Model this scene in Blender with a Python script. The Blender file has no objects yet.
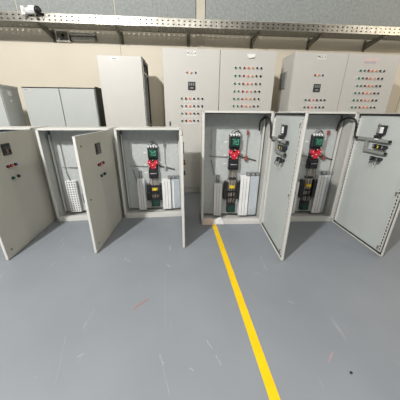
import bpy, bmesh, math, random
from mathutils import Matrix, Vector
random.seed(7)
S = bpy.context.scene
COL = S.collection
PI = math.pi
R = math.radians

# ------------------------------------------------------------------ materials
def new_mat(name):
    m = bpy.data.materials.new(name); m.use_nodes = True
    nt = m.node_tree; nt.nodes.clear()
    o = nt.nodes.new('ShaderNodeOutputMaterial'); b = nt.nodes.new('ShaderNodeBsdfPrincipled')
    nt.links.new(b.outputs[0], o.inputs[0])
    return m, nt, b

def mat(name, col, rough=.5, metal=0., var=.06, scale=6., bump=0., bscale=200., spec=.5, alpha=None, trans=0.):
    m, nt, b = new_mat(name)
    N, L = nt.nodes, nt.links
    tc = N.new('ShaderNodeTexCoord')
    n = N.new('ShaderNodeTexNoise'); n.inputs['Scale'].default_value = scale; n.inputs['Detail'].default_value = 4
    L.new(tc.outputs['Object'], n.inputs['Vector'])
    r = N.new('ShaderNodeValToRGB')
    c0 = [max(0, c*(1-var)) for c in col]; c1 = [min(1, c*(1+var)) for c in col]
    r.color_ramp.elements[0].position = .3; r.color_ramp.elements[1].position = .7
    r.color_ramp.elements[0].color = (*c0, 1); r.color_ramp.elements[1].color = (*c1, 1)
    L.new(n.outputs['Fac'], r.inputs['Fac']); L.new(r.outputs[0], b.inputs['Base Color'])
    b.inputs['Roughness'].default_value = rough; b.inputs['Metallic'].default_value = metal
    b.inputs['Specular IOR Level'].default_value = spec
    if trans: b.inputs['Transmission Weight'].default_value = trans
    if bump:
        n2 = N.new('ShaderNodeTexNoise'); n2.inputs['Scale'].default_value = bscale; n2.inputs['Detail'].default_value = 3
        L.new(tc.outputs['Object'], n2.inputs['Vector'])
        bp = N.new('ShaderNodeBump'); bp.inputs['Strength'].default_value = bump; bp.inputs['Distance'].default_value = .002
        L.new(n2.outputs['Fac'], bp.inputs['Height']); L.new(bp.outputs[0], b.inputs['Normal'])
    return m

M = {}
M['powder'] = mat('grey_powder_coat', (.68, .68, .655), .42, var=.015, bump=.05, bscale=400)
M['powder_warm'] = mat('warm_grey_powder_coat', (.62, .61, .585), .42, var=.015, bump=.05, bscale=400)
M['powder_cool'] = mat('cool_grey_powder_coat', (.52, .55, .545), .42, var=.015, bump=.05, bscale=400)
M['inner'] = mat('enclosure_inner_paint', (.55, .56, .54), .45, var=.03)
M['door_in'] = mat('door_inner_paint', (.54, .58, .57), .40, var=.02)
M['door_out'] = mat('door_outer_paint_shaded', (.56, .54, .475), .42, var=.02)  # olive tone of the outer faces in shade, put into the colour
M['plate'] = mat('galvanised_plate', (.55, .58, .58), .42, .1, var=.06, scale=20)
M['galv'] = mat('galvanised_steel', (.34, .33, .30), .36, .9, var=.25, scale=14, bump=.45, bscale=26)
M['galv_dull_shade'] = mat('dull_steel_and_shade', (.24, .235, .20), .6, .3, var=.12, scale=20)  # dull steel; also the shaded parts of the cable tray
M['galv_mid'] = mat('weathered_zinc_steel', (.72, .70, .66), .45, .15, var=.12, scale=20)
M['rubber'] = mat('black_rubber', (.015, .015, .016), .6)
M['black'] = mat('black_plastic', (.018, .019, .022), .35)
M['darkgap'] = mat('dark_seam', (.01, .01, .01), .9)
M['frame_and_shade_dark'] = mat('dark_olive_steel_and_shade', (.05, .05, .04), .6)  # near-black olive; also paints shade on the low cabinet's side
M['white'] = mat('white_plastic', (.86, .86, .87), .4)
M['label'] = mat('white_label', (.82, .82, .80), .5)
M['pink_label'] = mat('pinkish_label', (.72, .60, .58), .5)
M['lilac'] = mat('lilac_sticker', (.55, .47, .53), .5)
M['red'] = mat('red_plastic', (.62, .02, .04), .4)
M['dullred'] = mat('dull_red_plastic', (.32, .09, .08), .5)
M['darkred'] = mat('dark_red_lens', (.28, .015, .02), .3)
M['green'] = mat('green_lens', (.01, .17, .09), .3)
M['greenlab'] = mat('green_breaker_face', (.008, .055, .04), .35)
M['greenprint'] = mat('light_green_print', (.14, .48, .33), .5)
M['orange'] = mat('orange_lens', (.75, .20, .09), .35)
M['amber'] = mat('amber_lens', (.70, .30, .10), .35)
M['yellow'] = mat('yellow_plastic', (.80, .62, .03), .4)
M['blue'] = mat('dark_blue_lens', (.02, .03, .16), .3)
M['copper'] = mat('copper_bar', (.55, .36, .26), .4, .6)
M['silver'] = mat('tinned_bar', (.62, .60, .58), .35, .7)
M['greycover'] = mat('grey_duct_cover', (.55, .60, .66), .25, .1)
M['greyduct'] = mat('grey_slotted_duct', (.30, .31, .30), .5)
M['cardboard'] = mat('cardboard', (.84, .68, .62), .8, var=.1)
M['paper'] = mat('paper', (.78, .78, .80), .7)
M['print'] = mat('black_print', (.02, .02, .02), .6)
M['glass_dark'] = mat('meter_window', (.02, .02, .02), .12)
M['brownlab'] = mat('brown_sticker', (.20, .11, .09), .4)
M['linepaint'] = mat('yellow_floor_paint', (.86, .56, .002), .45, var=.05, scale=9)
M['chalk'] = mat('red_mark', (.36, .16, .15), .8)
M['smudge'] = mat('pink_smudge', (.36, .27, .29), .7)
M['scuff'] = mat('floor_scuff', (.345, .36, .39), .7)
M['beigecol'] = mat('beige_column_paint', (.66, .62, .52), .6)
M['wiregrey'] = mat('grey_wire', (.22, .23, .24), .5)

# floor: epoxy paint with cloudy wear, fine scratches and dust specks
def floor_mat():
    m, nt, b = new_mat('grey_epoxy_floor'); N, L = nt.nodes, nt.links
    tc = N.new('ShaderNodeTexCoord')
    def noise(sc, det, vec=None, ro=.5):
        n = N.new('ShaderNodeTexNoise'); n.inputs['Scale'].default_value = sc; n.inputs['Detail'].default_value = det
        n.inputs['Roughness'].default_value = ro
        L.new(vec or tc.outputs['Object'], n.inputs['Vector']); return n.outputs['Fac']
    def ramp(src, p0, p1, a, c):
        r = N.new('ShaderNodeValToRGB'); r.color_ramp.elements[0].position = p0; r.color_ramp.elements[1].position = p1
        r.color_ramp.elements[0].color = (*a, 1); r.color_ramp.elements[1].color = (*c, 1); L.new(src, r.inputs['Fac']); return r.outputs[0]
    base = ramp(noise(1.3, 5), .3, .7, (.222, .244, .275), (.260, .284, .315))
    def mix(a, bcol, fac):
        x = N.new('ShaderNodeMix'); x.data_type = 'RGBA'; L.new(fac, x.inputs['Factor']); L.new(a, x.inputs['A'])
        x.inputs['B'].default_value = (*bcol, 1); return x.outputs['Result']
    mp = N.new('ShaderNodeMapping'); mp.inputs['Rotation'].default_value = (0, 0, .25); mp.inputs['Scale'].default_value = (14, 1.6, 1)
    L.new(tc.outputs['Object'], mp.inputs['Vector'])
    scr = ramp(noise(1.2, 3, mp.outputs[0], .6), .66, .76, (0, 0, 0), (.30, .30, .30))
    c = mix(base, (.47, .48, .50), scr)
    sp = ramp(noise(16, 4, None, .7), .70, .76, (0, 0, 0), (.45, .45, .45))
    c = mix(c, (.50, .51, .52), sp)
    dk = ramp(noise(.7, 3), .5, .75, (0, 0, 0), (.25, .25, .25))
    c = mix(c, (.24, .25, .27), dk)
    L.new(c, b.inputs['Base Color'])
    rr = ramp(noise(3, 4), .3, .7, (.42, .42, .42), (.58, .58, .58)); L.new(rr, b.inputs['Roughness'])
    b.inputs['Specular IOR Level'].default_value = .35
    return m
M['floor'] = floor_mat()

def wall_mat():
    m, nt, b = new_mat('cream_sheet_wall'); N, L = nt.nodes, nt.links
    tc = N.new('ShaderNodeTexCoord')
    n = N.new('ShaderNodeTexNoise'); n.inputs['Scale'].default_value = 1.1; n.inputs['Detail'].default_value = 5
    L.new(tc.outputs['Object'], n.inputs['Vector'])
    r = N.new('ShaderNodeValToRGB'); r.color_ramp.elements[0].position = .3; r.color_ramp.elements[1].position = .7
    r.color_ramp.elements[0].color = (.75, .69, .575, 1); r.color_ramp.elements[1].color = (.80, .74, .625, 1)
    L.new(n.outputs['Fac'], r.inputs['Fac']); L.new(r.outputs[0], b.inputs['Base Color'])
    b.inputs['Roughness'].default_value = .6
    return m
M['wall'] = wall_mat()
M['uppanel'] = mat('blue_grey_rough_panel', (.36, .39, .39), .8, var=.16, scale=28, bump=.5, bscale=120)

# ------------------------------------------------------------------ mesh builder
class MB:
    def __init__(s): s.bm = bmesh.new(); s.mats = []
    def _mi(s, m):
        if m is None: return 0
        if m not in s.mats: s.mats.append(m)
        return s.mats.index(m)
    def box(s, a, b, m=None, bev=0., rot=None):
        c = [(a[i]+b[i])/2 for i in range(3)]; d = [abs(b[i]-a[i]) for i in range(3)]
        mt = Matrix.Translation(c) @ (rot if rot else Matrix.Identity(4)) @ Matrix.Diagonal((*d, 1))
        r = bmesh.ops.create_cube(s.bm, size=1, matrix=mt)
        vs = set(r['verts']); fs = [f for f in s.bm.faces if all(v in vs for v in f.verts)]
        i = s._mi(m)
        for f in fs: f.material_index = i
        if bev > 0:
            es = [e for e in s.bm.edges if e.verts[0] in vs and e.verts[1] in vs]
            rr = bmesh.ops.bevel(s.bm, geom=es, offset=bev, segments=2, affect='EDGES', profile=.5)
            for f in rr['faces']: f.material_index = i
        return s
    def cyl(s, p, q, r, m=None, r2=None, seg=16):
        p = Vector(p); q = Vector(q); d = q-p
        mt = Matrix.Translation((p+q)/2) @ d.to_track_quat('Z', 'Y').to_matrix().to_4x4()
        n0 = len(s.bm.faces)
        rr = bmesh.ops.create_cone(s.bm, cap_ends=True, segments=seg, radius1=r, radius2=r if r2 is None else r2, depth=d.length, matrix=mt)
        i = s._mi(m); vs = set(rr['verts'])
        for f in s.bm.faces:
            if all(v in vs for v in f.verts):
                f.material_index = i; f.smooth = len(f.verts) == 4
        return s
    def tube(s, pts, r, m=None, seg=8, sub=5):
        P = [Vector(p) for p in pts]; out = []
        for k in range(len(P)-1):
            a = P[max(k-1, 0)]; b = P[k]; c = P[k+1]; d = P[min(k+2, len(P)-1)]
            for j in range(sub):
                t = j/sub
                out.append(.5*((2*b)+(c-a)*t+(2*a-5*b+4*c-d)*t*t+(3*b-a-3*c+d)*t**3))
        out.append(P[-1]); rings = []; i = s._mi(m); up = Vector((.13, .31, .94)).normalized()
        for k, p in enumerate(out):
            t = (out[min(k+1, len(out)-1)]-out[max(k-1, 0)]).normalized()
            x = t.cross(up); x = x.normalized() if x.length > 1e-3 else Vector((1, 0, 0)); y = t.cross(x)
            rings.append([s.bm.verts.new(p+r*(math.cos(2*PI*j/seg)*x+math.sin(2*PI*j/seg)*y)) for j in range(seg)])
        for a, b in zip(rings, rings[1:]):
            for j in range(seg):
                f = s.bm.faces.new((a[j], a[(j+1) % seg], b[(j+1) % seg], b[j])); f.smooth = True; f.material_index = i
        for rg in (rings[0], rings[-1]):
            f = s.bm.faces.new(rg); f.material_index = i
        return s
    def prism(s, poly, vec, m=None):
        vec = Vector(vec); a = [s.bm.verts.new(p) for p in poly]; b = [s.bm.verts.new(Vector(p)+vec) for p in poly]
        i = s._mi(m); n = len(a)
        fs = [s.bm.faces.new(a), s.bm.faces.new(b[::-1])]
        for j in range(n): fs.append(s.bm.faces.new((a[j], b[j], b[(j+1) % n], a[(j+1) % n])))
        for f in fs: f.material_index = i
        return s
    def perf(s, org, ux, uy, nx, ny, px, py, hx, hy, th, m=None, mx=None, my=None):
        """sheet with nx*ny rectangular holes, pitch px,py, hole hx,hy; real openings, thickness th"""
        org = Vector(org); ux = Vector(ux); uy = Vector(uy); nrm = ux.cross(uy).normalized()*th
        mx = px-hx if mx is None else mx; my = py-hy if my is None else my
        X = [0]; 
        for k in range(nx): X += [mx/2+k*px+(px-hx)/2*0 + (0 if k else 0), 0]
        X = [0.]; p = mx
        for k in range(nx): X += [p, p+hx]; p += px
        X.append(X[-1]+mx)
        Y = [0.]; p = my
        for k in range(ny): Y += [p, p+hy]; p += py
        Y.append(Y[-1]+my)
        i = s._mi(m)
        V = [[[s.bm.verts.new(org+ux*x+uy*y+nrm*k) for y in Y] for x in X] for k in (0, 1)]
        solid = lambda a, b: 0 <= a < len(X)-1 and 0 <= b < len(Y)-1 and not (a % 2 and b % 2)
        for a in range(len(X)-1):
            for b in range(len(Y)-1):
                if not solid(a, b): continue
                q = lambda k: [V[k][a][b], V[k][a+1][b], V[k][a+1][b+1], V[k][a][b+1]]
                s.bm.faces.new(q(1)).material_index = i; s.bm.faces.new(q(0)[::-1]).material_index = i
                for (da, db, e) in ((-1, 0, (0, 3)), (1, 0, (1, 2)), (0, -1, (0, 1)), (0, 1, (3, 2))):
                    if not solid(a+da, b+db):
                        l, h = q(0), q(1)
                        s.bm.faces.new((l[e[0]], l[e[1]], h[e[1]], h[e[0]])).material_index = i
        return s
    def build(s, name, material=None, parent=None):
        me = bpy.data.meshes.new(name)
        bmesh.ops.recalc_face_normals(s.bm, faces=s.bm.faces[:])
        s.bm.to_mesh(me); s.bm.free()
        if s.mats and s.mats[0] is not None and material is None:
            for m in s.mats: me.materials.append(M[m])
        else: me.materials.append(M[material])
        o = bpy.data.objects.new(name, me); COL.objects.link(o)
        if parent is not None: o.parent = parent
        return o

def tag(o, label=None, cat=None, group=None, kind=None):
    if label: o['label'] = label
    if cat: o['category'] = cat
    if group: o['group'] = group
    if kind: o['kind'] = kind
    return o
def thing(name, loc, rz, label, cat, group=None):
    o = bpy.data.objects.new(name, None); COL.objects.link(o); o.empty_display_size = .1
    o.location = loc; o.rotation_euler = (0, 0, rz)
    return tag(o, label, cat, group)
def struct(name, mb, m):
    return tag(mb.build(name, m), kind='structure')
def text(body, size, loc, rotm, parent, name='lettering', m='print', ext=.0006):
    cu = bpy.data.curves.new(name, 'FONT'); cu.body = body; cu.size = size; cu.extrude = ext
    cu.align_x = 'CENTER'; cu.align_y = 'CENTER'
    t = bpy.data.objects.new(name, cu); COL.objects.link(t)
    me = bpy.data.meshes.new_from_object(t.evaluated_get(bpy.context.evaluated_depsgraph_get()))
    COL.objects.unlink(t); bpy.data.objects.remove(t)
    me.transform(Matrix.Translation(loc) @ rotm); me.materials.clear(); me.materials.append(M[m])
    me.name = name
    o = bpy.data.objects.new(name, me); COL.objects.link(o); o.parent = parent
    return o
FRONT = Matrix.Rotation(PI/2, 4, 'X')                      # text facing -Y
BACKY = Matrix.Rotation(PI, 4, 'Z') @ FRONT                # text facing +Y

# ------------------------------------------------------------------ room
WY = 4.8
struct('floor', MB().box((-9, -6, -.1), (11, WY+.2, 0)), 'floor')
struct('wall_back', MB().box((-9, WY, 0), (11, WY+.2, 2.89)), 'wall')
ub = MB()
cuts = [-9, -5.6, -4.22, -2.67, -1.09, .296]
for a, b in zip(cuts, cuts[1:]): ub.box((a+.008, WY-.01, 2.905), (b-.008, WY+.2, 6), bev=.004)
cuts = [.456, 4.6, 7.8, 11]
for a, b in zip(cuts, cuts[1:]): ub.box((a+.008, WY-.01, 2.905), (b-.008, WY+.2, 6), bev=.004)
struct('wall_upper', ub, 'uppanel')
struct('trim_1', MB().box((-9, WY-.016, 2.885), (11, WY+.19, 2.905)), 'beigecol')
struct('trim_2', MB().box((.30, WY-.022, 0), (.452, WY+.1, 6)), 'beigecol')
sm = MB()
for x in (-1.06, -4.2, 4.6): sm.box((x-.003, WY-.002, 0), (x+.003, WY+.05, 2.88))
struct('trim_3', sm, 'galv_dull_shade')
bs = MB()
for x in (-5.6, -4.22, -2.67, -1.09, 4.6, 7.8): bs.box((x-.009, WY, 2.9), (x+.009, WY+.1, 6))
struct('trim_4', bs, 'beigecol')

# floor marking: a painted stripe running from under the tallest enclosure toward the camera
ln = MB().prism([(.351, 3.35, .0004), (.407, 3.35, .0004), (.531, -1.5, .0004), (.474, -1.5, .0004)], (0, 0, .0008))
tag(ln.build('floor_line', 'linepaint'), 'bright yellow painted stripe running along the grey floor toward the viewer', 'floor marking')
mk = MB().prism([(-.392, 1.278, .0004), (-.386, 1.272, .0004), (-.340, 1.322, .0004), (-.284, 1.364, .0004), (-.290, 1.371, .0004), (-.348, 1.328, .0004)], (0, 0, .0006))
tag(mk.build('chalk_mark', 'chalk'), 'short thin red scribed mark on the floor left of the yellow stripe', 'mark')
sp = MB()
sp.cyl((.928, .743, .0002), (.928, .743, .007), .0065, seg=9)
tag(sp.build('pebble', 'black'), 'tiny black speck lying on open floor right of the yellow stripe', 'debris')

pk = MB().prism([(.832, .806, .0004), (.840, .806, .0004), (.876, .836, .0004), (.905, .866, .0004), (.897, .868, .0004), (.864, .842, .0004)], (0, 0, .0005))
tag(pk.build('pink_smudge', 'smudge'), 'small faint pink smudge on the floor right of the yellow stripe', 'mark')
random.seed(3); sc = MB()
for a, b, wd in (((-.183, 1.71), (-.141, 1.09), .0022), ((-.158, .91), (-.088, .70), .0028), ((-.788, 1.10), (-.709, .806), .0020), ((-.655, .945), (-.615, .968), .006), ((.13, 1.0), (.165, .93), .006), ((.175, .90), (.205, .84), .006), ((.012, .84), (.04, .818), .006), ((-.156, 2.13), (-.150, 2.02), .012), ((-.17, 1.80), (-.13, 1.74), .012), ((-.165, .93), (-.135, .86), .008), ((.62, 1.62), (.70, 1.60), .004), ((.80, 1.28), (.84, 1.24), .006), ((-.60, 1.92), (-.54, 1.86), .010)):
    a = Vector((*a, .0003)); b = Vector((*b, .0003)); d = (b-a); nrm = Vector((-d.y, d.x, 0)).normalized(); n = 7; L_ = []; R_ = []
    for k in range(n+1):
        c = a+d*k/n+nrm*random.uniform(-wd, wd)*.8; ww = wd*random.uniform(.25, .7)*(1 if 0 < k < n else .1)
        L_.append(c+nrm*ww); R_.append(c-nrm*ww)
    sc.prism(L_+R_[::-1], (0, 0, .0004))
tag(sc.build('floor_scuffs', 'scuff'), 'faint whitish scratches and scuffs across the open grey floor', 'scuff marks', kind='stuff')

# ------------------------------------------------------------------ wall enclosures standing on the floor
def push_button(parent, x, z, y0, out, col, r=.0155, base='black', name='push_button'):
    """out = +1 / -1 along y"""
    b = MB().cyl((x, y0, z), (x, y0+out*.006, z), r*1.05, base).cyl((x, y0+out*.006, z), (x, y0+out*.020, z), r*.85, col, r2=r*.75)
    return b.build(name, None, parent)

def slotted_duct(parent, u0, u1, z0, z1, yb, dep, colr='white', name='wiring_duct', dotted=False):
    d = MB(); n = int((z1-z0)/.024)
    d.box((u0, yb-.003, z0), (u1, yb, z1), colr)
    # side walls as teeth, front lid with narrow slits
    for k in range(n):
        z = z0+k*(z1-z0)/n
        d.box((u0, yb-dep, z+.003), (u0+.003, yb-.003, z+.018), colr); d.box((u1-.003, yb-dep, z+.003), (u1, yb-.003, z+.018), colr)
    d.box((u0, yb-.016, z0), (u0+.0028, yb-.003, z1), colr); d.box((u1-.0028, yb-.016, z0), (u1, yb-.003, z1), colr)
    o = d.build(name, None, parent)
    w = u1-u0; c = MB(); k = 2 if w > .08 else 1
    if dotted:
        nn = int((z1-z0)/.034); c.perf((u0-.002, yb-dep-.004, z0), (1, 0, 0), (0, 0, 1), 4, nn, .031, .034, .015, .020, .003, colr, mx=.012)
        MB().box((u0+.006, yb-dep+.006, z0+.01), (u1-.006, yb-.004, z1-.01)).build('duct_dark_fill', 'wiregrey', o)  # solid box added inside so the cover holes look dark
        c.build('duct_cover', None, o); return o
    c.box((u0-.002, yb-dep-.004, z0), (u1+.002, yb-dep, z1), colr)
    for j in range(1, k+1):
        x = u0+w*j/(k+1); c.box((x-.0018, yb-dep-.006, z0+.02), (x+.0018, yb-dep-.003, z1-.02), 'wiregrey')
    c.build('duct_cover', None, o)
    return o

def components(root, w, h, ush, dz, kind):
    YP = .245                                                # front surface of the mounting plate
    MB().box((.036, YP, .040), (w-.036, YP+.003, h-.035), bev=.001).build('mounting_plate', 'plate', root)
    for x in (.022, w-.036): MB().box((x, .20, .06), (x+.014, .235, h-.09)).build('mounting_rail', 'powder', root)
    c = .415+ush                                             # centre line of the device column
    # breaker
    z0 = .975+dz
    b = MB().box((c-.062, YP-.075, z0), (c+.062, YP, z0+.125), 'black', bev=.004).box((c-.068, YP-.03, z0-.02), (c+.068, YP, z0+.145), 'black', bev=.002).build('circuit_breaker', None, root)
    MB().box((c-.045, YP-.079, z0+.012), (c+.058, YP-.074, z0+.112), bev=.002).build('breaker_face', 'greenlab', b)
    g = MB()
    for (a, e, q, t) in ((-.020, .070, .032, .076), (-.020, .030, -.014, .076), (.004, .030, .010, .072), (.004, .030, .040, .036), (.034, .034, .040, .084), (.016, .086, .052, .092), (-.036, .088, .0, .094)):
        g.box((c+a, YP-.081, z0+e), (c+q, YP-.0785, z0+t))
    g.build('breaker_print', 'greenprint', b)
    for k in range(4): MB().cyl((c-.050+k*.034, YP-.045, z0+.128), (c-.050+k*.034, YP-.045, z0+.158), .012, seg=10).build('terminal_cap', 'white', b)
    MB().tube([(c-.055, YP-.045, z0+.15), (c-.035, YP-.04, z0+.19), (c+.01, YP-.03, z0+.21), (c+.055, YP-.03, z0+.185), (c+.068, YP-.045, z0+.14)], .005).build('looped_wire', 'wiregrey', root)
    MB().tube([(c-.02, YP-.045, z0+.15), (c+.01, YP-.05, z0+.185), (c+.04, YP-.04, z0+.18), (c+.062, YP-.045, z0+.15)], .004).build('looped_wire', 'black', root)
    # red contactor
    z0 = .825+dz
    b = MB().box((c-.060, YP-.05, z0-.012), (c+.060, YP, z0+.136), 'black', bev=.003)
    b = b.build('contactor', None, root)
    r_ = MB()
    r_.box((c-.070, YP-.085, z0+.062), (c-.020, YP-.045, z0+.112), bev=.006)
    r_.box((c+.014, YP-.085, z0+.062), (c+.068, YP-.045, z0+.112), bev=.006)
    r_.box((c-.048, YP-.09, z0+.030), (c+.044, YP-.045, z0+.085), bev=.006)
    r_.box((c-.030, YP-.09, z0+.0), (c+.026, YP-.045, z0+.042), bev=.006)
    r_.build('red_terminal_shroud', 'red', b)
    for x, z in ((-.05, .088), (0, .118), (.048, .09), (-.004, .055), (.03, .02), (-.052, .035)): MB().cyl((c+x, YP-.088, z0+z), (c+x, YP-.095, z0+z), .006, seg=8).build('terminal_screw', 'white', b)
    # overload relay
    z0 = .688+dz
    b = MB().box((c-.068, YP-.07, z0), (c+.060, YP, z0+.122), 'black', bev=.004).box((c-.055, YP-.085, z0+.02), (c+.05, YP-.068, z0+.085), 'black', bev=.004).build('overload_relay', None, root)
    MB().box((c-.045, YP-.088, z0+.070), (c+.040, YP-.084, z0+.074), 'white').build('relay_marking', None, b)
    # three lead bars, yellow connector, dark side blocks, lower terminal block
    zt = .70+dz; zb = .215
    for k, (x, cl) in enumerate(((-.036, 'copper'), (-.002, 'silver'), (.032, 'copper'))):
        MB().box((c+x-.006, YP-.034, zb), (c+x+.006, YP-.026, zt)).build('lead_bar', cl, root)
    zy = .455 + dz*.6
    for z_ in (zt-.14, zy-.075, .30): MB().box((c-.055, YP-.040, z_-.012), (c+.050, YP, z_+.014), bev=.003).build('bar_support', 'black', root)
    MB().box((c-.060, YP-.016, .23), (c+.056, YP, zy+.05), bev=.003).build('bar_backing', 'wiregrey', root)
    MB().box((c-.036, YP-.062, zy-.022), (c+.034, YP-.034, zy+.014), bev=.006).cyl((c, YP-.062, zy), (c, YP-.072, zy), .020, seg=12).build('yellow_connector', 'yellow', root)
    for sx in (-1, 1):
        x = c+sx*.088
        MB().box((x-.026, YP-.06, zy-.05), (x+.026, YP, zy+.075), bev=.008).box((x-.030, YP-.07, zy-.17), (x+.026, YP, zy-.04), bev=.008).build('current_transformer', 'black', root)
    for cl, rr, pts in (('wiregrey', .006, [(c-.09, YP-.05, zy+.06), (c-.06, YP-.06, zy+.12), (c-.05, YP-.05, zt)]),
                        ('wiregrey', .006, [(c+.09, YP-.05, zy+.05), (c+.066, YP-.06, zy+.1), (c+.045, YP-.05, zt)]),
                        ('black', .007, [(c-.05, YP-.05, zy-.14), (c-.06, YP-.06, zy-.2), (c-.045, YP-.05, .20)]),
                        ('black', .007, [(c+.06, YP-.05, zy-.14), (c+.055, YP-.06, zy-.2), (c+.03, YP-.05, .20)]),
                        ('black', .006, [(c+.0, YP-.05, zy-.05), (c+.015, YP-.06, zy-.15), (c-.01, YP-.05, .20)])):
        MB().tube(pts, rr).build('wire', cl, root)
    b = MB().box((c-.062, YP-.06, .085), (c+.056, YP, .215), 'black', bev=.004).build('terminal_block', None, root)
    MB().box((c-.045, YP-.064, .10), (c+.045, YP-.058, .175), bev=.002).build('green_terminal', 'greenlab', b)
    # small white tags left of the devices
    for z in (1.03, .86, .755): MB().box((c-.125, YP-.004, z+dz-.008), (c-.090, YP, z+dz+.010)).build('label_tag', 'label', root)
    # side verticals and cross wires
    for (x, za, zb_, cl) in ((.130, .80, 1.18, 'silver'), (.575, .80, 1.12, 'silver')):
        x += ush*.8
        MB().box((x-.006, YP-.012, za+dz), (x+.006, YP, zb_+dz)).box((x-.002, YP-.02, za+dz+.02), (x+.002, YP-.012, zb_+dz-.02)).build('support_strip', cl, root)
    x = .575+ush*.8
    MB().box((x-.012, YP-.035, 1.115+dz), (x+.010, YP, 1.17+dz), bev=.003).build('indicator_fuse', 'dullred' if kind > 2 else 'wiregrey', root)
    MB().tube([(.10+ush*.8, YP-.015, .857+dz), (.2+ush*.8, YP-.012, .85+dz), (c-.07, YP-.02, .848+dz)], .0045).build('cross_wire', 'wiregrey', root)
    MB().tube([(c+.065, YP-.03, .87+dz), (x-.06, YP-.02, .845+dz), (x, YP-.02, .835+dz), (x+.13, YP-.02, .80+dz)], .006).build('cross_wire', 'black', root)
    MB().box((x-.018, YP-.04, .80+dz), (x+.016, YP-.006, .86+dz), bev=.004).build('wire_clamp', 'dullred' if kind > 2 else 'silver', root)
    MB().tube([(.13+ush*.8, YP-.015, .80+dz), (.15+ush*.8, YP-.02, .72+dz), (.17+ush*.8, YP-.01, .60+dz)], .006).build('down_wire', 'wiregrey', root)

def interior(root, w, h, ush, kind):
    dz = h-1.39
    if abs(dz) < .05: dz = 0
    components(root, w, h, ush, dz if dz == 0 else -.175, kind)
    YP = .245; lt = .50
    # wiring ducts
    if kind == 1: slotted_duct(root, .110, .245, .05, lt, YP, .055, dotted=True)
    else: slotted_duct(root, .178+ush, .275+ush, .04, lt, YP, .060)
    t = .60 if kind > 2 else .49
    slotted_duct(root, .520+ush, .635+ush, .045, t, YP, .070)
    MB().box((.650+ush*.6, YP-.06, .045), (min(.790+ush*.6, w-.03), YP, t), bev=.003).build('cover_panel', 'greycover', root)
    if kind == 2:
        MB().box((.665, YP-.068, .05), (.685, YP-.060, t-.03)).build('white_strip', 'white', root)
    for x in (.60, .66, .72): 
        MB().box((x+ush*.7, YP-.055, t+.004), (x+.045+ush*.7, YP, t+.045), 'wiregrey', bev=.003).box((x+.01+ush*.7, YP-.058, t+.012), (x+.035+ush*.7, YP-.054, t+.034), 'greyduct').build('relay_socket', None, root)
    # dark loop handle above the left duct
    x = .205+ush
    if kind > 1: MB().box((x, YP-.02, lt+.02), (x+.008, YP, lt+.10)).box((x+.03, YP-.02, lt+.02), (x+.038, YP, lt+.10)).box((x, YP-.02, lt+.10), (x+.038, YP, lt+.108)).box((x, YP-.02, lt+.013), (x+.038, YP, lt+.021)).build('duct_bracket', 'wiregrey', root)

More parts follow.
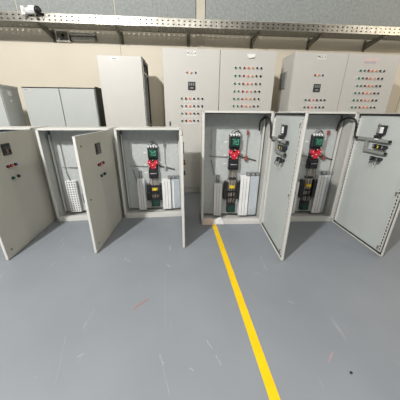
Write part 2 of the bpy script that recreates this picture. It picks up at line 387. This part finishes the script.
def door(root, w, h, ang, wd, showin, name='door', off=0.):
    """hinged at the front right corner; local x runs from the hinge, +y is the outside face"""
    hd = h-.012; g = -.0
    sh = MB()
    sh.box((0, .010, .006), (wd, .014, hd), 'door_out')
    sh.box((.0, .0085, .006), (wd, .0099, hd), 'door_in')
    for a, b in (((0, -.012, .006), (.0035, .014, hd)), ((wd-.0035, -.012, .006), (wd, .014, hd)), ((0, -.012, .006), (wd, .014, .0095)), ((0, -.012, hd-.0035), (wd, .014, hd))):
        sh.box(a, b, 'powder')
    d = sh.build(name, None, root)
    d.location = (w, -.016, 0); d.rotation_euler = (0, 0, PI+ang)
    gk = MB(); i = .012; t = .012
    gk.box((i, .0, i+.006), (i+t, .0085, hd-i)); gk.box((wd-i-t, .0, i+.006), (wd-i, .0085, hd-i))
    gk.box((i, .0, i+.006), (wd-i, .0085, i+t+.006)); gk.box((i, .0, hd-i-t), (wd-i, .0085, hd-i))
    gk.build('door_seal', 'rubber', d)
    for x in (.026, wd-.050):
        s_ = MB(); n = int((hd-.10)/.036)
        s_.perf((x, -.012, .05), (1, 0, 0), (0, 0, 1), 1, n, .024, .036, .014, .026, .0015, None, mx=.005)
        s_.box((x, -.012, .05), (x+.001, .008, hd-.05)); s_.box((x+.023, -.012, .05), (x+.024, .008, hd-.05))
        s_.build('perforated_stiffener', 'powder', d)
        MB().box((x+.002, -.009, .052), (x+.022, -.004, hd-.052)).build('cavity_shade_strip', 'rubber', d)  # dark strip standing in for the shaded cavity behind the holes
    # locks
    for z in (.085, h/2-.02, h-.105):
        MB().cyl((wd-.068, .008, z), (wd-.068, -.010, z), .009, 'galv_dull_shade').box((wd-.074, -.014, z-.026), (wd-.062, -.010, z+.012), 'galv_dull_shade', bev=.001).cyl((wd-.068, .014, z), (wd-.068, .019, z), .010, 'galv_dull_shade').build('quarter_turn_lock', None, d)
    for z in (.12, h-.14): MB().cyl((-.006, .004, z-.035), (-.006, .004, z+.035), .006).build('hinge', 'powder', d)
    # meter
    zm = h-.17
    m_ = MB().box((.367+off, .012, zm-.055), (.478+off, .024, zm+.055), 'black', bev=.003).build('panel_meter', None, d)
    MB().box((.382+off, .0235, zm-.030), (.463+off, .0252, zm+.040), 'glass_dark').build('meter_window', None, m_)
    MB().box((.408+off, .0250, zm-.045), (.440+off, .0256, zm+.005), 'brownlab').build('meter_sticker', None, m_)
    off -= .06; mb = MB().box((.385+off, -.024, zm-.045), (.478+off, .008, zm+.045), 'black', bev=.004)
    mb.box((.428+off, -.029, zm-.030), (.468+off, -.023, zm+.030), 'white', bev=.002)
    mb.box((.412+off, -.028, zm-.035), (.420+off, -.023, zm+.04), 'silver'); mb.box((.392+off, -.027, zm-.03), (.406+off, -.023, zm+.03), 'greyduct')
    mb.box((.392+off, -.028, zm+.045), (.412+off, -.012, zm+.062), 'silver', bev=.002)
    mb.box((.395+off, -.045, zm-.082), (.455+off, -.010, zm-.050), 'black', bev=.003).box((.402+off, -.040, zm-.098), (.445+off, -.016, zm-.080), 'white', bev=.003)
    off += .06
    if showin: mb.build('meter_housing', None, d)
    # buttons, both faces
    zr1 = h-.33; zr2 = h-.452
    rows = [(zr1, (.474, 'darkred'), 'red'), (zr1, (.420, 'orange'), 'orange'), (zr1, (.366, 'blue'), 'blue'), (zr2, (.452, 'green'), 'g'), (zr2, (.372, 'black'), 'k')]
    for z, (x, c), _ in rows:
        x += off
        p_ = MB().box((x-.021, .0138, z-.020), (x+.021, .0152, z+.024), 'label').cyl((x, .015, z), (x, .026, z), .017, 'black').cyl((x, .026, z), (x, .036, z), .013, c).build('push_button', None, d)
        if showin:
            q = MB().cyl((x, .008, z), (x, -.020, z), .015, 'black').box((x-.017, -.044, z-.022), (x+.017, -.014, z+.020), 'black', bev=.003)
            q.box((x-.008, -.047, z-.012), (x+.006, -.043, z+.012), 'yellow' if c == 'orange' else 'wiregrey').build('button_contact', None, p_)
    if showin:
        tz = zr1+.058
        a = MB().box((.018, -.024, tz-.014), (.500, .008, tz+.016), 'greyduct', bev=.002).box((.500, -.026, tz-.012), (.520, -.004, tz+.014), 'black', bev=.003)
        a.build('cable_trunk', None, d)
        tz = zr1-.058
        a = MB().box((.235, -.024, tz-.014), (.490, .008, tz+.016), 'greyduct', bev=.002).box((.490, -.026, tz-.012), (.510, -.004, tz+.014), 'black', bev=.003)
        a.box((.210, -.024, tz-.014), (.245, .008, zr1+.075), 'greyduct', bev=.002)
        a.build('cable_trunk', None, d)
        MB().tube([(.44, -.05, zr2), (.45, -.06, zr2-.03), (.435, -.05, zr2-.06)], .004).build('wire_end', 'black', d)
        MB().tube([(.38, -.05, zr2), (.39, -.06, zr2-.035), (.375, -.05, zr2-.055)], .004).build('wire_end', 'black', d)
    return d

def housing(root, w, h, dep):
    t = .003; k = MB()
    k.box((0, 0, 0), (t, dep, h), 'inner').box((w-t, 0, 0), (w, dep, h), 'inner')
    k.box((0, 0, h-t), (w, dep, h), 'inner').box((0, 0, 0), (w, dep, t), 'inner').box((0, dep-t, 0), (w, dep, h), 'inner')
    k.build('housing', None, root)
    f = MB(); l = .026
    f.box((-.001, -.004, -.0), (l, .010, h), 'powder', bev=.0015).box((w-l, -.004, -.0), (w+.001, .010, h), 'powder', bev=.0015)
    f.box((-.001, -.004, h-l*.8), (w+.001, .010, h), 'powder', bev=.0015).box((-.001, -.004, 0), (w+.001, .010, .052), 'powder', bev=.0015)
    f.box((.003, .01, .046), (w-.003, .06, .052), 'powder')
    f.box((-.0012, .0, -.0), (0, dep, h), 'powder').box((w, .0, -.0), (w+.0012, dep, h), 'powder').box((-.001, 0, h), (w+.001, dep, h+.0012), 'powder')
    f.build('front_frame', None, root)

def enclosure(loc, rot, w, h, ang, kind, label, ush=0., showin=False, wd=None):
    root = thing('control_panel_enclosure', (loc[0], loc[1], 0), R(rot), label, 'electrical enclosure', 'open wall enclosures standing in a row on the floor')
    housing(root, w, h, .33)
    if kind > 0: interior(root, w, h, ush, kind)
    else: MB().box((.055, .245, .045), (w-.055, .248, h-.06), bev=.001).build('mounting_plate', 'plate', root)
    door(root, w, h, R(ang), wd or w-.004, showin, off=.078 if kind == 0 else 0)
    if kind > 2:
        # black loom arching from the roof of the box to the door, then down beside the hinge
        a = PI+R(ang); D = Vector((math.cos(a), math.sin(a), 0)); n = Vector((-math.sin(a), math.cos(a), 0)); H0 = Vector((w, -.016, 0))
        dp = lambda u, o, z: tuple(H0+D*u-n*o+Vector((0, 0, z)))
        pts = [(w-.085, .20, h-.22), (w-.10, .15, h-.12), (w-.07, .07, h-.066), dp(.03, .055, h-.085), dp(.05, .04, h-.15), dp(.045, .03, h-.22), dp(.06, .03, h-.262), dp(.10, .035, h-.27)]
        MB().tube(pts, .0105, None, 10, 6).build('cable_loom', 'rubber', root)
    return root

enclosure((-2.645, 2.87), 0, .90, 1.190, 90.8, 0, 'light grey enclosure at the left picture edge hidden behind its own open door')
enclosure((-1.672, 2.80), 3.4, .821, 1.187, 82.3, 1, 'light grey open enclosure, its outer door face with meter half hiding a slotted white duct')
enclosure((-.806, 2.844), 1.6, .798, 1.190, 88.8, 2, 'light grey open enclosure mid-row whose door stands edge-on to the viewer')
enclosure((.232, 2.599), -2.6, .792, 1.390, 88.5, 3, 'tall open enclosure at the head of the yellow stripe with papers on its lip', showin=True)
enclosure((1.215, 2.610), -2.4, .808, 1.390, 92.2, 4, 'tall open enclosure on the far right with its door swung wide, inner face showing', ush=.085, showin=True)
# papers on the bottom of the tall enclosure
def lip(u, o, z):                                           # point in front of that enclosure's bottom lip
    a = R(-2.6); return (.232+math.cos(a)*u+math.sin(a)*o, 2.599+math.sin(a)*u-math.cos(a)*o, z)
cb = MB().prism([lip(.008, .018, .001), lip(.185, .014, .001), lip(.175, .0065, .078), lip(.120, .0065, .090), lip(.020, .0065, .084)], (0, -.003, 0)).build('cardboard_piece', 'cardboard')
tag(cb, 'pinkish brown cardboard piece leaning on the bottom lip above the yellow stripe', 'cardboard')
pp = MB()
P = [lip(.140, .024, .006), lip(.300, .026, .008), lip(.285, .012, .050), lip(.250, .010, .108), lip(.205, .0105, .086), lip(.150, .014, .068)]
cpt = lip(.215, .026, .035)
bm_ = pp.bm; vv = [bm_.verts.new(q) for q in P]; cc = bm_.verts.new(cpt); bb = [bm_.verts.new((q[0], q[1]+.0015, q[2])) for q in P]; cd = bm_.verts.new((cpt[0], cpt[1]+.0015, cpt[2]))
for k in range(6):
    k2 = (k+1) % 6
    bm_.faces.new((vv[k], vv[k2], cc)); bm_.faces.new((bb[k2], bb[k], cd)); bm_.faces.new((vv[k], bb[k], bb[k2], vv[k2]))
tag(pp.build('paper_sheet', 'paper'), 'crumpled white paper beside the cardboard on the enclosure lip', 'paper')

# ------------------------------------------------------------------ tall cabinets
def cab_body(root, w, dep, z0, h, m, plinth=True, open_right=False):
    b = MB()
    if open_right:
        b.box((0, 0, z0), (.02, dep, h), m).box((0, dep-.02, z0), (w, dep, h), m).box((0, 0, h-.02), (w, dep, h), m).box((0, 0, z0), (w, dep, z0+.02), m)
    else: b.box((0, 0, z0), (w, dep, h), m, bev=.004)
    o = b.build('housing', None, root)
    if plinth: MB().box((.005, .012, 0), (w-.005, dep-.01, z0-.004), bev=.003).build('plinth', 'powder_warm', root)
    return o
def leaf(root, x0, x1, z0, z1, m, name='door'):
    return MB().box((x0, -.022, z0), (x1, -.001, z1), bev=.003).build(name, m, root)

ROW7 = ['green', 'green', 'darkred', 'orange', 'amber', 'black', 'black']
ROW6 = ['green', 'darkred', 'orange', 'black', 'black', 'black']
def bigcab(x0, w, mid, label, dx_left, rows_left, labt, tagc):
    root = thing('motor_control_cabinet', (x0, 3.853, 0), 0, label, 'electrical cabinet', 'wide two-door cabinets with rows of lamps at the back')
    h = 2.245; cab_body(root, w, .46, .10, h, 'powder_warm')
    MB().box((mid-.006, -.006, .11), (mid+.006, .002, h-.005)).build('door_gap', 'darkgap', root)
    L = leaf(root, .004, mid-.004, .108, h-.004, 'powder_warm'); Rr = leaf(root, mid+.004, w-.004, .108, h-.004, 'powder_warm')
    Y = -.022
    # left leaf: nameplate, 3 lamps, meter, button rows   (dx_left = offset of the cluster)
    q = dx_left
    MB().box((q+.095, Y-.002, 2.152), (q+.240, Y, 2.214)).build('nameplate', 'label', L)
    text(labt, .046, (q+.166, Y-.0025, 2.183), FRONT, L)
    for k, c in enumerate(('darkred', 'amber', 'blue')): push_button(L, q+.101+k*.064, 1.935, Y, -1, c, .016, 'white', 'indicator_lamp')
    m_ = MB().box((q+.114, Y-.012, 1.697), (q+.226, Y, 1.810), 'black', bev=.003).build('panel_meter', None, L)
    e = MB()
    for k in range(3): e.box((q+.126+k*.032, Y-.0135, 1.755), (q+.148+k*.032, Y-.0118, 1.797), 'wiregrey')
    e.box((q+.140, Y-.0135, 1.712), (q+.200, Y-.0118, 1.736), 'wiregrey').build('meter_display', None, m_)
    for r, n in enumerate(rows_left):
        for k in range(n): push_button(L, q+.012+k*.0645, 1.577-r*.109, Y, -1, ROW6[k], .0185, 'white')
        MB().box((q+.03, Y-.001, 1.577-r*.109-.045), (q+.03+.06*n*.8, Y, 1.577-r*.109-.037)).build('legend_strip', 'label', L)
    MB().box((.063, Y-.010, 1.15), (.087, Y, 1.24), 'greyduct', bev=.003).box((.069, Y-.016, 1.17), (.081, Y-.009, 1.225), 'black', bev=.002).build('swing_handle', None, L)
    # right leaf
    for r in range(6):
        for k in range(7): push_button(Rr, 1.097+k*.0666, 2.012-r*.1075, Y, -1, ROW7[k], .0185, 'white')
    return root, L, Rr
r1, L1, R1 = bigcab(-.257, 1.727, .857, 'tall two-door cabinet in the centre background, torn white tag on its right door', .257, (6, 6, 5, 5), 'MCC-4', 0)
# torn curled tag
Y = -.022
MB().prism([(1.262, Y, 2.196), (1.392, Y, 2.196), (1.388, Y-.012, 2.150), (1.345, Y-.020, 2.146), (1.325, Y-.006, 2.136), (1.285, Y-.018, 2.140), (1.266, Y-.010, 2.165)], (0, -.002, 0)).build('torn_label', 'label', R1)
r2, L2, R2 = bigcab(1.757, 1.735, .857, 'tall light grey two-door cabinet at right background with side vent and pinkish label', .257, (6, 6, 5, 5), 'MCC-2', 0)
MB().box((1.128, Y-.002, 2.142), (1.362, Y, 2.190)).build('sticker', 'pink_label', R2)
MB().box((1.138, Y-.001, 2.112), (1.335, Y, 2.141)).build('sticker', 'lilac', R2)
v = MB()                                                    # louvred filter on the left side of the right-hand cabinet
v.box((-.010, .20, 1.755), (.001, .43, 2.015), 'wiregrey', bev=.003)
for k in range(11): v.box((-.016, .212, 1.770+k*.0215), (-.008, .418, 1.782+k*.0215), 'greyduct')
v.box((-.018, .2, 1.755), (-.008, .21, 2.015), 'greyduct').box((-.018, .42, 1.755), (-.008, .43, 2.015), 'greyduct')
v.build('side_vent', None, r2)

# plain tall cabinet with an open frame on its right side
c4 = thing('plain_cabinet', (-1.20, 3.875, 0), 0, 'tall plain light grey cabinet with blank front and open dark right side frame', 'electrical cabinet')
cab_body(c4, .645, .585, .10, 2.13, 'powder_cool', open_right=True)
leaf(c4, .0, .632, .10, 2.133, 'powder_warm')
fr = MB()
for y in (.012, .555): fr.box((.622, y, .10), (.645, y+.028, 2.13), 'powder' if y < .1 else 'frame_and_shade_dark')
fr.box((.625, 0, 2.10), (.645, .585, 2.13), 'powder'); fr.box((.625, .03, 1.93), (.643, .56, 1.955), 'powder'); fr.box((.625, .03, 1.15), (.643, .56, 1.175), 'powder_cool')
fr.box((.625, .03, .10), (.645, .56, .13), 'powder')
fr.build('side_frame', None, c4)
inn = MB().box((.06, .04, .14), (.56, .055, 2.06), 'frame_and_shade_dark').box((.50, .18, .14), (.53, .50, 2.05), 'frame_and_shade_dark').box((.56, .30, .14), (.60, .34, 2.05), 'frame_and_shade_dark')
for k in range(8): inn.box((.52, .12, .3+k*.24), (.60, .50, .312+k*.24), 'galv_dull_shade')
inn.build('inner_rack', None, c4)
n4 = MB().box((.19, -.0245, 2.075), (.305, -.0215, 2.118)).build('nameplate', 'label', c4)
for a, b in ((.215, .237), (.245, .270)): MB().box((a, -.0256, 2.088), (b, -.0244, 2.104)).build('nameplate_print', 'wiregrey', c4)

# lower two-door cabinet
c3 = thing('low_cabinet', (-2.405, 3.97, 0), 0, 'lower two-door grey cabinet with black line along its top edge beside the plain tall cabinet', 'electrical cabinet')
w = 1.07
cab_body(c3, w, .36, .08, 1.700, 'powder_cool')
MB().box((.0, -.016, 1.7005), (w, .36, 1.716)).build('top_strip', 'darkgap', c3)  # thin black strip along the top of the cabinet
MB().box((.54-.008, -.008, .09), (.54+.008, .001, 1.700)).build('door_gap', 'darkgap', c3)
leaf(c3, .0, .535, .085, 1.700, 'powder_cool'); leaf(c3, .545, w-.008, .085, 1.700, 'powder_cool')
MB().box((.035, -.0235, 1.655), (.135, -.0215, 1.690)).build('nameplate', 'powder', c3)
text('MCC-1', .030, (.085, -.024, 1.672), FRONT, c3)
MB().box((w-.002, .0, .09), (w+.012, .36, 1.735)).build('side_panel', 'frame_and_shade_dark', c3)  # right side's shade is put into the near-black colour

# leftmost cabinet, mostly out of frame
c2 = thing('side_cabinet', (-3.36, 3.72, 0), 0, 'cabinet at the left picture edge whose shaded side carries two small white patches', 'electrical cabinet')
cab_body(c2, .81, .37, .08, 1.69, 'powder_cool')
MB().box((-.004, -.026, 1.69), (.816, .374, 1.725), bev=.004).build('lid', 'powder_cool', c2)
leaf(c2, .0, .806, .085, 1.686, 'powder_cool')
MB().box((.808, .13, 1.585), (.8125, .20, 1.650), bev=.001).build('white_patch', 'white', c2)
MB().cyl((.809, .155, 1.515), (.8125, .155, 1.515), .018).build('white_patch', 'white', c2)

# ------------------------------------------------------------------ cable tray on cantilever brackets
X0, X1 = -5.6, 6.8
tr = thing('cable_tray', (0, 4.30, 2.633), 0, 'long perforated galvanised cable tray running along the back wall above the cabinets', 'cable tray')
n = int((X1-X0)/.085)
MB().perf((X0, 0, 0), (1, 0, 0), (0, 0, 1), n, 2, .085, .048, .026, .016, .0015, None, my=.024).build('front_flange', 'galv', tr)
MB().perf((X0, .29, 0), (1, 0, 0), (0, 0, 1), n, 2, .085, .048, .026, .016, .0015, None, my=.024).build('rear_flange', 'galv_dull_shade', tr)  # darker steel than the front, so it looks shaded through the holes
MB().perf((X0, 0, 0), (1, 0, 0), (0, 1, 0), n, 3, .085, .09, .040, .018, .0015, None, my=.049).build('tray_bed', 'galv_dull_shade', tr)  # shade of the underside put into a darker steel colour
for k in range(4): MB().cyl((X0, .030+k*.036, .052), (X1, .030+k*.036, .052), .017 if k else .028, seg=10).build('added_dark_cable', 'rubber', tr)  # unseen cables, added to darken the holes of the front flange
MB().cyl((X0, .022, .090), (X1, .022, .090), .014, seg=8).build('added_dark_cable', 'rubber', tr)  # one more added cable behind the upper holes, for the same darkening
MB().box((X0, -.002, .105), (X1, .010, .110)).build('rolled_edge', 'galv', tr)
BR = {-2.165: 'dark triangular steel bracket under the tray beside the square junction box',
      -1.015: 'dark steel tray bracket above the plain tall cabinet',
      .16: 'dark steel tray bracket just left of the cream wall column',
      1.325: 'dark steel tray bracket above the torn white tag of the centre cabinet',
      2.415: 'dark steel tray bracket above the left door of the right-hand cabinet',
      3.54: 'dark steel tray bracket nearest the right picture edge'}
for x, lb in BR.items():
    b = thing('tray_bracket', (x, WY, 2.633), 0, lb, 'bracket', 'dull steel brackets under the cable tray')
    MB().prism([(-.002, -.006, -.004), (-.002, -.47, -.004), (-.002, -.47, -.022), (-.002, -.006, -.125)], (.004, 0, 0), None).build('gusset', 'galv_dull_shade', b)
    MB().box((-.022, -.48, -.006), (.022, -.004, -.001)).build('arm', 'galv_dull_shade', b)
    MB().box((-.028, -.006, -.145), (.028, .001, .05)).build('wall_plate', 'galv_dull_shade', b)

# junction box, trunking, white camera-like device
jb = thing('junction_box', (-2.0, 4.799, 2.50), 0, 'square galvanised junction box with round dark hole under the tray at upper left', 'junction box')
MB().box((-.115, -.06, 0), (.115, 0, .155), bev=.004).build('box_body', 'galv_mid', jb)
MB().box((-.09, -.064, .012), (.085, -.060, .142), bev=.002).build('cover_plate', 'galv', jb)
MB().cyl((.01, -.0638, .085), (.01, -.067, .085), .024).box((.004, -.067, .035), (.016, -.0638, .075)).build('knockout_hole', 'black', jb)
MB().cyl((-.06, -.064, .03), (-.06, -.082, .03), .016, seg=12).build('cable_gland', 'white', jb)
MB().box((.117, -.07, .01), (.124, -.0, .10)).build('end_collar', 'black', jb)
tk = thing('steel_trunking', (-1.872, 4.799, 2.525), 0, 'short horizontal galvanised trunking right of the square junction box', 'trunking')
MB().box((0, -.05, 0), (.42, 0, .115), bev=.003).build('trunk_body', 'galv_mid', tk)
MB().box((0, -.056, .045), (.42, -.050, .065)).box((0, -.056, .095), (.42, -.050, .105)).build('trunk_rib', 'galv', tk)
MB().box((.40, -.058, -.004), (.43, 0, .119), bev=.002).build('end_cap', 'galv', tk)

cm = thing('security_camera', (-2.17, 4.255, 2.70), 0, 'small white security camera with black dome front hanging on the tray front at upper left', 'camera')
MB().box((-.130, -.035, -.010), (-.085, .035, .100), bev=.006).build('mounting_foot', 'white', cm)
MB().cyl((-.10, 0, .045), (.06, -.01, .055), .040, r2=.044, seg=20).build('camera_body', 'white', cm)
MB().box((-.02, -.058, .035), (.085, .034, .102), bev=.012).build('camera_hood', 'white', cm)
hd = MB().cyl((.075, -.012, .062), (.115, -.02, .060), .050, r2=.046, seg=20).cyl((.115, -.02, .060), (.145, -.026, .056), .046, r2=.020, seg=20).build('black_dome', 'black', cm)
MB().tube([(.05, -.01, .01), (.04, .0, -.02), (.07, .02, -.03)], .012).build('camera_cable', 'galv_dull_shade', cm)

# ------------------------------------------------------------------ lights
def lamp(kind, loc, energy, col, size, rot=None, name='high_bay_and_fill'):
    l = bpy.data.lights.new(name, kind); l.energy = energy; l.color = col
    if kind == 'AREA': l.shape = 'DISK'; l.size = size
    else: l.shadow_soft_size = size
    o = bpy.data.objects.new(name, l); COL.objects.link(o); o.location = loc
    if rot: o.rotation_euler = rot
    return o
lamp('POINT', (-2.25, -.9, 4.1), 1130, (1, .975, .93), .11)
lamp('POINT', (.5, -2.6, 4.6), 260, (1, .955, .88), .25)  # added fill, placed to brighten the tall enclosure's interior
lamp('POINT', (-4.2, -1.2, 4.6), 130, (1, .955, .88), .25)
lamp('POINT', (7.2, -.75, 4.6), 240, (1, .93, .82), .25)
lamp('POINT', (4.9, 2.9, 2.9), 32, (1, .78, .52), .15, name='wall_lamp')

W = bpy.data.worlds.new('hall'); S.world = W; W.use_nodes = True
nt = W.node_tree; nt.nodes.clear()
o_ = nt.nodes.new('ShaderNodeOutputWorld'); bg = nt.nodes.new('ShaderNodeBackground')
bg.inputs[0].default_value = (1, .95, .82, 1)
tcw = nt.nodes.new('ShaderNodeTexCoord'); sx = nt.nodes.new('ShaderNodeSeparateXYZ'); mr = nt.nodes.new('ShaderNodeMapRange')
nt.links.new(tcw.outputs['Generated'], sx.inputs[0]); nt.links.new(sx.outputs['Z'], mr.inputs['Value'])
mr.inputs['From Min'].default_value = 0; mr.inputs['From Max'].default_value = .8
mr.inputs['To Min'].default_value = .085; mr.inputs['To Max'].default_value = .43
nt.links.new(mr.outputs[0], bg.inputs[1])
nt.links.new(bg.outputs[0], o_.inputs[0])

# ------------------------------------------------------------------ camera
th, ps, ro, H = R(21.4407), R(4.6733), R(.4518), 1.368
fw = Vector((math.sin(ps)*math.cos(th), math.cos(ps)*math.cos(th), -math.sin(th)))
r = Vector((math.cos(ps), -math.sin(ps), 0)); u = r.cross(fw)
r2 = r*math.cos(ro)+u*math.sin(ro); u2 = -r*math.sin(ro)+u*math.cos(ro)
cam = bpy.data.cameras.new('camera'); cam.sensor_width = 36; cam.lens = 222.0/400*36; cam.clip_start = .05
co = bpy.data.objects.new('camera', cam); COL.objects.link(co)
mtx = Matrix(((r2.x, u2.x, -fw.x, 0), (r2.y, u2.y, -fw.y, 0), (r2.z, u2.z, -fw.z, H), (0, 0, 0, 1)))
co.matrix_world = mtx
S.camera = co
S.view_settings.view_transform = 'Standard'; S.view_settings.look = 'None'
S.view_settings.gamma = 1; S.view_settings.use_curve_mapping = False; S.view_settings.exposure = -.07
